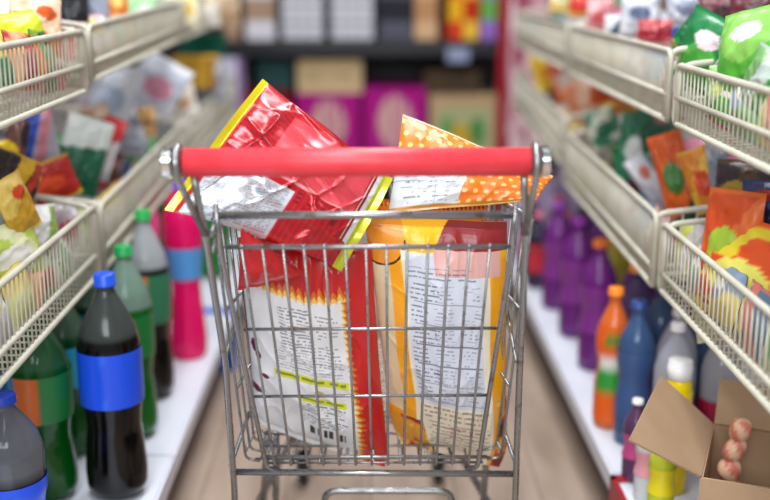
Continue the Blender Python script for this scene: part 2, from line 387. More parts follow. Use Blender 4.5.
def basket(s, xf, xb, y0, y1, zb, zt, zlip, label, slope=0.0, gap=.0135, rise=.06):
    """cream wire basket hung on the shelving: front panel with three rails, dividers, wire floor"""
    e = empty('wire_basket', (s*(xf+xb)/2, (y0+y1)/2, zlip), label, 'wire basket', 'cream wire baskets on the shelving')
    X = s*xf; r = .0048; rt = .0014
    zf = lambda y: slope*(y-y0)
    f = MB()
    f.tube(rnd_path([(X, y0, zlip), (X, y0, zt), (X, y1, zt+zf(y1)), (X, y1, zlip+zf(y1)), (X, y0, zlip)], .018), r, 8)
    f.tube([(X, y0, zb), (X, y1, zb+zf(y1))], r*.9, 8)
    n = int((y1-y0)/(gap*1.25 if y0 < 1.2 else gap))
    for i in range(1, n):
        y = y0+(y1-y0)*i/n; f.tube([(X, y, zlip+zf(y)), (X, y, zt+zf(y))], rt, 5)
    f.build('front_panel', M['cream_wire'], e)
    for y in (y0+.012, y1-.012):
        d = MB(); zz = zf(y)
        d.tube(rnd_path([(X, y, zlip+zz), (X, y, zt+zz), (s*xb, y, zt+zz+rise), (s*xb, y, zlip+zz)], .02), r, 8)
        d.tube([(X, y, zb+zz), (s*xb, y, zb+zz)], r*.8, 6)
        m_ = int((xb-xf)/.022)
        for i in range(1, m_):
            x = xf+(xb-xf)*i/m_; d.tube([(s*x, y, zb+zz), (s*x, y, zt+zz+rise*i/m_)], rt, 5)
        d.build('side_divider', M['cream_wire'], e)
    g = MB()
    for i in range(int((y1-y0)/.025)+1):
        y = min(y0+.012+i*.025, y1-.004); g.tube([(X, y, zlip+.004+zf(y)), (s*xb, y, zlip+.004+zf(y))], rt, 5)
    for i in range(5):
        x = xf+(xb-xf)*i/4; g.tube([(s*x, y0, zlip+.0005+zf(y0)), (s*x, y1, zlip+.0005+zf(y1))], r*.7, 6)
    g.build('wire_floor', M['cream_wire'], e)
    return e
basket(-1, .45, .93, .95, 1.715, .505, .585, .470, 'lower left wire basket nearest the camera, above the cola bottle', rise=.10)
basket(-1, .45, .93, 1.75, 2.6, .50, .578, .468, 'lower left wire basket behind the first, beside the cart handle', .03)
basket(-1, .45, .93, 2.64, 3.6, .52, .60, .490, 'farthest lower left wire basket with a yellow box in it', .02)
basket(-1, .45, .93, .95, 1.715, .812, .865, .772, 'upper left wire basket nearest the camera, in the photo corner')
basket(-1, .45, .93, 1.75, 2.6, .812, .870, .785, 'upper left wire basket behind the corner one', .02)
basket(-1, .45, .93, 2.64, 3.6, .832, .89, .80, 'farthest upper left wire basket near the black rack', .02)
basket(1, .45, .98, .85, 1.59, .505, .582, .478, 'lower right wire basket nearest the camera, holding the orange and yellow bag')
basket(1, .45, .98, 1.63, 2.42, .50, .585, .472, 'lower right wire basket second from the camera, above the orange caps', .02)
basket(1, .45, .98, 2.46, 3.3, .548, .63, .52, 'farthest lower right wire basket with orange and yellow bags', .04)
basket(1, .45, .98, .85, 1.57, .776, .823, .738, 'upper right wire basket nearest the camera, holding green bags')
basket(1, .45, .98, 1.61, 2.42, .776, .84, .738, 'upper right wire basket second from the camera, with a red package', .0)
basket(1, .45, .98, 2.46, 3.3, .78, .84, .742, 'farthest upper right wire basket next to the red post', .0)
# ---------------------------------------------------------------- shopping cart
cart = empty('shopping_cart', (-.005, 1.45, 0), 'chrome wire shopping cart with a red handle in the middle of the aisle', 'shopping cart')
ch = M['chrome']
HZ = .7445; HY = 1.2
g = MB().lathe([(.0145, -.2105), (.0165, -.2095), (.0165, .1815), (.0145, .1825)], (0, HY, HZ), 32, 'x'); g.build('handle_grip', M['red_grip'], cart)
for s, x0, x1 in ((-1, -.2335, -.2225), (1, .1935, .2040)):
    c = MB().lathe([(.015, x0), (.0175, x0+.001), (.0175, x1-.001), (.0165, x1)], (0, HY, HZ), 28, 'x'); c.build('end_cap', M['cap_chrome'], cart, smooth=False)
MB().tube([(-.226, HY, HZ), (.196, HY, HZ)], .0085, 14).build('handle_bar', ch, cart)
# strap rods loop round the handle and run down to the side posts
for s, xt, xb_, xp in ((-1, -.2165, -.1925, -.2005), (1, .1875, .1825, .176)):
    st = MB(); pts = []
    for k in range(13):
        a = math.radians(-15+k*17); pts.append((xt, HY+.0195*math.cos(a+math.pi/2)*-1*0+.0195*math.sin(a)*-1, HZ+.0195*math.cos(a)*1))
    pts = [(xt, HY+.019*math.cos(t), HZ+.019*math.sin(t)) for t in [math.radians(d) for d in (-60, -20, 20, 60, 90, 120, 150, 180)]]
    pts += [(xt, HY-.0185, HZ-.012), (xb_, 1.222, .655)]
    st.tube(pts, .0045, 10)
    st.build('handle_strap', ch, cart)
    # main side post
    if s < 0: pp = [(-.2005, HY+.004, HZ-.012), (-.197, 1.212, .69), (-.193, 1.222, .655), (-.188, 1.31, .463), (-.194, 1.395, .223), (-.20, 1.42, .16), (-.20, 1.42, .135)]
    else: pp = [(.176, HY+.004, HZ-.012), (.180, 1.212, .69), (.1835, 1.222, .655), (.1945, 1.31, .455), (.207, 1.395, .220), (.209, 1.42, .16), (.209, 1.42, .135)]
    MB().tube(rnd_path(pp, .03), .0046, 12).build('side_post', ch, cart)
# bars and gate panel
MB().tube([(-.184, 1.23, .677), (.172, 1.23, .676)], .0047, 12).build('top_bar', ch, cart)
MB().tube([(-.197, 1.382, .2735), (.2065, 1.382, .2675)], .0046, 12).build('cross_bar', ch, cart)
def gy(z): return 1.235+(.637-z)/(.637-.277)*(1.38-1.235)
gt = MB()
gt.tube([(-.173, gy(.637), .637), (.166, gy(.636), .636)], .0030, 8)
for z, a, b_ in ((.5165, -.160, .161), (.408, -.155, .160)):
    gt.tube([(a, gy(z)+.003, z), (b_, gy(z)+.003, z)], .0022, 8)
gt.tube([(-.153, 1.372, .301), (.162, 1.372, .299)], .0026, 8)
gt.tube([(-.150, 1.382, .287), (.158, 1.382, .286)], .0018, 8)
for i in range(13):
    xt = -.153+.296*i/12; xb_ = -.134+.271*i/12
    gt.tube(rnd_path([(xt, 1.2335, .640), (xb_, 1.377, .283), (xb_+.0005, 1.46, .276)], .01), .0018, 8)
gt.build('rear_gate', ch, cart)
for xs in ((-.180, -.1455), (.171, .150)):
    MB().tube(rnd_path([(xs[0], 1.226, .690), (xs[0]*.995, 1.236, .637), (xs[1], 1.378, .279), (xs[1]*.9, 1.392, .274)], .012), .0034, 10).build('gate_edge_rod', ch, cart)
# basket sides, front, floor
def lerp(a, b, t): return tuple(a[i]+(b[i]-a[i])*t for i in range(3))
for s in (-1, 1):
    cx = 0.0 if s < 0 else .008
    rt = (s*.186+cx, 1.245, .668); ft = (s*.150+cx, 1.88, .60); rb = (s*.178+cx, 1.405, .283); fb = (s*.130+cx, 1.80, .32)
    sp = MB(); sp.tube([rt, ft], .0034, 8)
    for t in (.34, .67, .97): sp.tube([lerp(rt, rb, t), lerp(ft, fb, t)], .0023, 8)
    n = 15
    for i in range(n+1):
        a = lerp(rt, ft, i/n); b_ = lerp(rb, fb, i/n); inn = (b_[0]-s*.02, b_[1], b_[2]-.004)
        sp.tube(rnd_path([a, b_, inn], .010), .0020, 7)
    sp.build('basket_side', ch, cart)
    # short braces from the post to the basket
    for z0, y0, x0, z1, y1, x1 in ((.655, 1.222, s*.187+cx*.2, .672, 1.235, s*.180+cx), (.655, 1.222, s*.187+cx*.2, .645, 1.26, s*.182+cx), (.628, 1.238, s*.189, .655, 1.275, s*.182+cx), (.463, 1.31, s*.190, .51, 1.40, s*.178+cx), (.285, 1.375, s*.196+cx, .335, 1.45, s*.176+cx)):
        MB().tube([(x0, y0, z0), (x1, y1, z1)], .0030, 8).build('brace', ch, cart)
fp = MB(); q = [(-.150, 1.88, .60), (.158, 1.88, .60), (.138, 1.80, .32), (-.130, 1.80, .32)]
fp.tube([q[0], q[1]], .0034, 8)
for t in (.33, .66, 1): fp.tube([lerp(q[0], q[3], t), lerp(q[1], q[2], t)], .0023, 8)
for i in range(1, 13): fp.tube([lerp(q[0], q[1], i/13), lerp(q[3], q[2], i/13)], .002, 7)
fp.build('basket_front', ch, cart)
fl = MB()
for i in range(12):
    t = i/11; fl.tube([(-.165+.035*t, 1.41+.38*t, .280+.038*t), (.172-.035*t, 1.41+.38*t, .280+.038*t)], .0020, 7)
for i in range(9):
    t = i/8; fl.tube([(-.15+.308*t, 1.40, .277), (-.125+.258*t, 1.80, .317)], .0022, 7)
fl.build('basket_floor', ch, cart)
# chassis
cz = MB()
for s in (-1, 1):
    x = -.20 if s < 0 else .209
    cz.tube(rnd_path([(x, 1.42, .135), (x, 1.45, .125), (s*.13, 1.92, .125)], .04), .0065, 10)
cz.tube([(-.13, 1.92, .125), (.13, 1.92, .125)], .006, 10)
cz.tube([(-.195, 1.47, .125), (.203, 1.47, .125)], .005, 10)
cz.build('base_frame', ch, cart)
for x0, x1, nme in ((-.143, -.152, 0), (-.156, -.172, 0), (.178, .18, 0)):
    MB().tube([(x0, 1.50, .281), (x1, 1.56, .13)], .0055, 10).build('basket_leg', ch, cart)
MB().tube(rnd_path([(-.069, 1.47, .128), (-.069, 1.45, .209), (.121, 1.45, .207), (.121, 1.47, .128)], .022), .0052, 10).build('lower_hoop', M['chrome'], cart)
for x, y in ((-.20, 1.43), (.209, 1.43), (-.13, 1.90), (.13, 1.90)):
    k = MB().tube([(x, y, .125), (x, y, .09)], .008, 10); k.box(x-.014, x-.011, y-.02, y+.02, .03, .095); k.box(x+.011, x+.014, y-.02, y+.02, .03, .095); k.box(x-.014, x+.014, y-.02, y+.02, .085, .095)
    k = k.build('caster_fork', ch, cart, smooth=False)
    MB().lathe([(.026, -.009), (.033, -.006), (.033, .006), (.026, .009)], (x, y, .033), 24, 'x').build('wheel', M['rubber'], k)

# ---------------------------------------------------------------- bottles
PROF = {
 'soda': [(0, 0), (.55, 0), (.82, .02), (.98, .06), (1, .13), (.94, .24), (.87, .33), (.92, .40), (1, .45), (1, .66), (.98, .70), (.86, .77), (.62, .84), (.38, .90), (.28, .93), (.27, .975)],
 'slim': [(0, 0), (.85, 0), (1, .03), (1, .32), (.86, .40), (.84, .48), (1, .58), (1, .68), (.85, .76), (.55, .84), (.36, .89), (.34, .97)],
 'jar': [(0, 0), (.9, 0), (1, .03), (1, .30), (1, .55), (1, .78), (.9, .84), (.82, .86), (.82, .92), (.82, .975)],
 'detergent': [(0, 0), (.80, 0), (.92, .03), (.95, .12), (.80, .30), (.72, .42), (.84, .55), (1.0, .68), (.98, .80), (.78, .90), (.45, .945), (.36, .955), (.34, .985)],
}
def band(v0, v1): return lambda t: v0 <= t <= v1
def bottle(kind, x, y, r, h, cols, cap, lab, label, group=None, z=.15, name='bottle', cat='bottle', liq=1.0, rot=0):
    """cols: (body/liquid colour, colour of the empty top); lab: None or (from, to, painter)"""
    e = empty(name, (x, y, z), label, cat, group)
    pr = PROF[kind]; P = []
    for i in range(len(pr)-1):
        for k in range(3):
            t = k/3; P.append((pr[i][0]*(1-t)+pr[i+1][0]*t, pr[i][1]*(1-t)+pr[i+1][1]*t))
    P.append(pr[-1]); P = [(max(a*r, .001), b_*h) for a, b_ in P]
    c0, c1 = lin(cols[0]), lin(cols[1])
    mb = MB().lathe(P, (x, y, z), 24)
    mb.build('bottle_body', M['pet'], e, colfn=lambda v: c0 if v[2]-z < liq*h else c1)
    rc = (.34 if kind == 'soda' else .88 if kind == 'jar' else .44)*r; cc = lin(cap); cb = .86 if kind == 'jar' else .945
    n = MB().lathe([(rc*.9, cb*h), (rc*1.05, cb*h+.001), (rc*1.05, .955*h), (rc, .957*h), (rc, .995*h), (rc*.9, h)], (x, y, z), 24)
    n.build('cap', M['capm'], e, colfn=cc)
    if lab:
        a, b_, fn = lab; L = []
        for k in range(9):
            t = a+(b_-a)*k/8
            rr = np.interp(t, [q[1] for q in pr], [q[0] for q in pr])
            L.append((max(rr*r+.0012, .001), t*h))
        lb = MB(); seg = 40; vs = []; fs = []
        for q_, (R_, hh) in enumerate(L):
            for k in range(seg):
                th = 2*math.pi*k/seg; vs.append((x+R_*math.cos(th), y+R_*math.sin(th), z+hh))
        for q_ in range(8):
            for k in range(seg): fs.append((q_*seg+k, q_*seg+(k+1) % seg, (q_+1)*seg+(k+1) % seg, (q_+1)*seg+k))
        lb.add(vs, fs)
        def cf(v):
            th = (math.atan2(v[1]-y, v[0]-x)+math.pi/2-rot+math.pi) % (2*math.pi)-math.pi   # 0 faces the camera side
            return lin(fn(th/math.pi, (v[2]-z)/h))
        lb.build('label_sleeve', M['soft'], e, colfn=cf)
    return e
def wrap_label(base, accent, alt): 
    def f(a, t):
        if -.18 < a < .06: return accent
        if a >= .06: return alt
        return base
    return f
def solid(c): return lambda a, t: c
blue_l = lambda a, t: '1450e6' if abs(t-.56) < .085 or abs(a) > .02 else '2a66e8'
bottle('soda', -.402, 1.563, .048, .364, ('060405', '39403e'), '1a52d8', (.44, .68, blue_l), 'large cola bottle with blue cap and blue label at the shelf edge', liq=.74)
bottle('soda', -.512, 1.56, .048, .312, ('065014', '2c5e3a'), '1d8a3c', (.44, .68, wrap_label('1f7fa0', 'e0702a', '1c7a3c')), 'green soda bottle with blue and orange label left of the blue cola bottle', liq=.72)
bottle('soda', -.497, 1.36, .047, .252, ('16121a', '5c5e66'), '1440c0', (.22, .52, blue_l), 'dark bottle with blue label in the lower left photo corner', liq=.55)
bottle('soda', -.425, 1.790, .044, .350, ('066016', '6e8a7c'), '14a050', (.44, .66, wrap_label('1d8a50', '1d8a50', '0f7a34')), 'green soda bottle with green cap just behind the blue cola bottle', liq=.70)
bottle('soda', -.428, 1.975, .044, .372, ('0a0807', '9aa0a4'), '11a44c', (.42, .68, wrap_label('2a5a48', 'e08a3a', '2f7a58')), 'dark soda bottle with green cap and orange label before the pink bottle', liq=.72)
bottle('detergent', -.393, 2.20, .042, .385, ('ec1468', 'f03c88'), '7a3cc8', (.46, .64, solid('58a6ee')), 'tall pink bottle with light blue label at the board edge', 'pink bottles on the left board')
bottle('detergent', -.478, 2.19, .038, .375, ('f05aa0', 'f080b4'), '7a3cc8', None, 'pale pink bottle with purple cap behind the dark soda bottle', 'pink bottles on the left board')
k = 0
for (x, y, c, cp, lb, nm) in ((-.61, 1.62, '0d5a1c', '1d8a3c', '2a8ab8', 'green bottle with turquoise label deep under the near left basket'),
    (-.52, 1.72, '0c4a18', '148a3c', '2ab0d0', 'green bottle with turquoise label behind the cola bottle'),
    (-.525, 1.90, '0d3a1c', '1d8a3c', '2a9ac0', 'dark green bottle with blue label in the second row, under the second basket'),
    (-.52, 2.07, '15100e', 'c02020', 'c02030', 'dark bottle with red label in the second row left of the pink bottle'),
    (-.60, 1.80, '0f6a20', '148a3c', '1c8a4c', 'green bottle with green label in the back row under the left baskets'),
    (-.62, 2.02, '101010', '1a52d8', '1f5be0', 'cola bottle with blue label in the back row under the left baskets'),
    (-.62, 1.44, '0d5a1c', '1a52d8', '1f5be0', 'green bottle with blue label at the very left under the near basket')):
    bottle('soda', x, y, .045, .295, (c, '4a6a54'), cp, (.44, .68, solid(lb)), nm, liq=.74)
for i, (x, y) in enumerate(((-.43, 2.84), (-.45, 2.98), (-.46, 3.12), (-.54, 2.86), (-.55, 3.0), (-.56, 3.14), (-.47, 3.27), (-.58, 3.3))):
    bottle('soda', x, y, .046, .30, ('0e7a26', '2a8a44'), '14a050', (.44, .66, solid('14803a')), 'plain green soda bottle beyond the blue strip on the left board', 'green bottles far on the left board')
# right side
def orange_l(a, t): return '2e9a3a' if .30 < t < .48 and -.35 < a < .3 else ('f4f4f0' if .48 <= t < .56 and abs(a) < .3 else ('4a8a2a' if .62 < t < .68 and abs(a) < .15 else 'ee6414'))
bottle('slim', .438, 1.82, .030, .262, ('d86a2c', 'b04a30'), 'ff8c10', (.06, .74, orange_l), 'juice bottle with orange cap and orange sleeve with green fruit', rot=-.2)
for x, y, r, h, pcap, lab in ((.474, 2.12, .038, .275, 'f07814', 'purple juice bottle with orange cap standing at the right board edge'),
      (.470, 2.33, .038, .275, '9a2ab0', 'purple juice bottle second from the orange sleeve bottle'),
      (.462, 2.54, .036, .265, '8a2aa0', 'purple juice bottle farthest along the right board edge')):
    bottle('slim', x, y, r, h, ('6a2478', '8a5a98'), pcap, (.30, .66, solid('84308e')), lab, 'purple juice bottles on the right board')
caps = [('.555', 2.10, 'b030a8', '74308a'), ('.545', 2.30, '2aa040', 'c0b040'), ('.56', 2.5, 'e8741c', '6a3080'), ('.505', 1.94, 'f08a14', '4a3a62'), ('.64', 2.2, 'b030a8', '54306a'), ('.63', 2.02, '159a48', '6a4a6a'), ('.525', 1.83, '12a050', '384c6e'),
        ('.585', 1.90, '9a30a0', '4a4a70'), ('.72', 2.1, 'f07a18', '54306a'), ('.64', 2.42, '8a2a9a', '54306a'), ('.73', 2.3, '7a2a8a', '54306a'), ('.60', 1.79, 'f08418', '48607e')]
names = ['magenta capped purple bottle in the second row', 'green capped yellowish bottle in the second row', 'orange capped dark bottle far in the second row', 'orange capped grey blue bottle by the basket corner', 'magenta capped dark bottle in the back row', 'green capped brownish bottle in the back row', 'green capped blue bottle beside the clear bottles', 'purple capped blue bottle under the basket corner', 'orange capped purple bottle at the very back row', 'purple capped bottle far in the back row', 'purple capped bottle at the back next to the panel', 'orange capped blue bottle behind the clear bottles']
for (x, y, cp, bc), nm in zip(caps, names):
    bottle('slim', float(x), y, .036, .272, (bc, bc), cp, (.30, .62, solid(bc)), nm+' under the right baskets')
bottle('slim', .462, 1.748, .032, .26, ('3a5680', '50688c'), '2a4a90', (.2, .66, solid('3c5a8c')), 'blue grey bottle between the orange sleeve bottle and the clear bottles')
for x, y, nm in ((.503, 1.655, 'clear bottle with white cap just behind the cardboard box flap'), (.578, 1.645, 'clear bottle with white cap right of its twin, under the wire basket'), (.528, 1.735, 'clear bottle with white cap behind the nearest clear one')):
    bottle('soda', x, y, .034, .250, ('3a0c20', 'a6a8b4'), 'f2f2f6', (.30, .50, solid('b01848')), nm, 'clear bottles by the open box', liq=.52)
bottle('jar', .482, 1.560, .021, .222, ('f4d80c', 'f0f0f0'), 'f4f4f4', (.1, .78, solid('f6d80c')), 'small bottle with yellow sleeve and white top behind the box')
for x, y, c1, c2, nm in ((.430, 1.60, '5a3a5e', 'c24a8a', 'small dark and pink bottle below the box flap'), (.434, 1.535, 'd0d6da', 'e4a0b0', 'small pale bottle below the box flap'), (.440, 1.475, 'c8d43a', 'f0e020', 'small yellow green bottle at the box side')):
    bottle('slim', x, y, .020, .14, (c1, c1), 'f0f0f0', (.3, .6, solid(c2)), nm)
cpal = ['d88aa0', 'c8a8cc', 'd0b0c0']
for j in range(5):
    for i in range(4):
        x = .44+i*.075; y = 2.72+j*.12; far = j >= 2
        lc = 'c02838' if not far else 'b8a8c8'
        nm = ('small dark bottle with pink cap and red label at the far right' if not far else 'small pale purple capped bottle at the far right end')
        bottle('slim', x, y, .029, .20+.02*j, ('2e2440' if not far else 'b09cc0', '585070'), 'e06a84' if not far else 'd8c8dc', (.22, .60, solid(lc)), nm, 'pink capped bottles at the far right' if not far else 'purple capped bottles at the far right')
# ---------------------------------------------------------------- open cardboard box, lower right
def quad_slab(mb, a, b, c, d, t):
    a, b, c, d = map(Vector, (a, b, c, d)); n = (b-a).cross(d-a).normalized()*t
    vs = [a, b, c, d, a+n, b+n, c+n, d+n]
    mb.add(vs, [(0, 3, 2, 1), (4, 5, 6, 7), (0, 1, 5, 4), (1, 2, 6, 5), (2, 3, 7, 6), (3, 0, 4, 7)]); return mb
Fc0 = Vector((.437, 1.295, 0)); dB = Vector((.077, .192, 0)).normalized(); dR = Vector((dB.y, -dB.x, 0)); BL_, BW_ = .19, .17; bz0, bz1 = .1505, .303
def bp(a, b, z): return Fc0+dR*a+dB*b+Vector((0, 0, z))
box = empty('open_cardboard_box', bp(BW_/2, BL_/2, bz0), 'open brown cardboard box with raised flaps at the lower right', 'cardboard box')
w_ = MB(); t = .004
def wall(a0, a1, b0, b1, z0, z1): w_.obox(bp((a0+a1)/2, (b0+b1)/2, (z0+z1)/2), dR*(a1-a0)/2, dB*(b1-b0)/2, Vector((0, 0, (z1-z0)/2)))
wall(0, BW_, 0, t, bz0, bz1); wall(0, BW_, BL_-t, BL_, bz0, bz1); wall(0, t, t, BL_-t, bz0, bz1); wall(BW_-t, BW_, t, BL_-t, bz0, bz1); wall(t, BW_-t, t, BL_-t, bz0, bz0+t)
w_.build('box_body', M['cardboard'], box, smooth=False)
def on_plane(p0, p1, p2, px, py):
    n = (p1-p0).cross(p2-p0); o = Vector((0, 0, CH)); d = at(px, py, 1)-o; return o+d*((p0-o).dot(n)/d.dot(n))
f1 = MB(); a_, b_, c_ = bp(0, .002, bz1), bp(0, BL_-.002, bz1), at(660, 377, 1.47); quad_slab(f1, a_, b_, c_, on_plane(a_, b_, c_, 628, 441), .003); f1.build('box_flap', M['cardboard'], box, smooth=False)
f2 = MB(); a_, b_, c_ = bp(.004, BL_-.001, bz1), bp(BW_, BL_-.001, bz1), at(720, 379, 1.54); quad_slab(f2, a_, b_, on_plane(a_, b_, c_, 792, 392), c_, .003); f2.build('box_flap', M['cardboard'], box, smooth=False)
def candy(c, s, nm):
    pr = [(.002, 0)]
    for k in range(6):
        for q in range(1, 8):
            th = math.pi*q/8; pr.append((.007+(.010-.0006*k)*math.sin(th), .030*k+.015-.015*math.cos(th)))
    pr.append((.002, .181)); pr = [(a*s, b_*s) for a, b_ in pr]
    mb = MB().lathe(pr, (0, 0, 0), 30)
    mb.v = [(c[0]+x*1.1+.006*s*math.sin(z/s*45), c[1]+y, c[2]+z) for x, y, z in mb.v]
    def cf(v):
        th = math.atan2(v[1]-c[1], v[0]-c[0]); return lin('f4c4a4') if math.sin(3*th+(v[2]-c[2])/s*150) > -.1 else lin('d8806a')
    tag(mb.build('swirl_candy', M['soft'], colfn=cf), nm, 'candy', 'candies in the open box')
p_ = at(735, 450, 1.405); candy((p_.x, p_.y, bz0+t), 1.02, 'peach striped swirl candy standing in the open cardboard box')
clip = MB().box(.392, .400, 1.50, 1.60, .10, .157); clip.box(.392, .44, 1.585, 1.60, .151, .157)
tag(clip.build('price_rail_clip', M['redmetal'], smooth=False), 'red bracket clipped on the right base board edge', 'shelf bracket')
# ---------------------------------------------------------------- shelf goods
def gpaint(base, c2, c3, mode, seed):
    def f(u, v, fr):
        C = fill(u, base)
        if mode == 'blob':
            put(C, vnoise(u*3, v*4, seed) > .58, c2); put(C, ((u-.5)/.3)**2+((v-.45)/.2)**2 < 1, c3)
        elif mode == 'band':
            put(C, (v > .62+.1*(u-.5)), c2); put(C, (v < .16), c3)
        elif mode == 'diag':
            put(C, (np.abs(u-.2-v*.5) < .16), c2); put(C, (np.abs(u-.55-v*.4) < .09), c3)
        elif mode == 'split':
            put(C, (v > .5+.15*np.sin(u*5+seed)), c2); put(C, ((u-.6)/.22)**2+((v-.7)/.12)**2 < 1, c3)
        put(C, (v > .965) | (v < .035), c2)
        return C
    return f
def sbag(px, py, Y, wpx, hpx, roll, yaw, pal, mode, label, group, foil=True, lean=.15, cat='snack bag', name='snack_bag'):
    c = at(px, py, Y); sc_ = c.y/FPX*1.02; W = wpx*sc_; H = hpx*sc_
    if Y < 1.72 and abs(yaw) < 1: yaw = math.copysign(.95, -(px-385)); W *= 1.3
    R = Matrix.Rotation(yaw, 3, 'Z') @ Matrix.Rotation(-lean, 3, 'X') @ Matrix.Rotation(-roll, 3, 'Y')
    ex = R @ Vector((W/2, 0, 0)); ez = R @ Vector((0, 0, H/2))
    seed = int(px*7+py*3) % 97
    inner = abs(c.x)-abs(ex.x)-abs(ez.x)-.012
    if inner < .462 and Y < 2.6:                       # keep the whole bag behind the wire front
        k = .462/inner; c = at(px, py, c.y*k); ex *= k; ez *= k; W *= k; H *= k
    return bag(name, [c-ex+ez, c+ex+ez, c+ex-ez, c-ex-ez], min(W, H)*.38, gpaint(*pal, mode, seed), M['print'] if not foil else M['soft'], 26, 34, .04, .003, 4, .003, seed=seed, label=label, cat=cat, group=group)
G1 = 'goods in the upper left baskets'; G2 = 'goods in the lower left baskets'; G3 = 'goods in the upper right baskets'; G4 = 'goods in the lower right baskets'
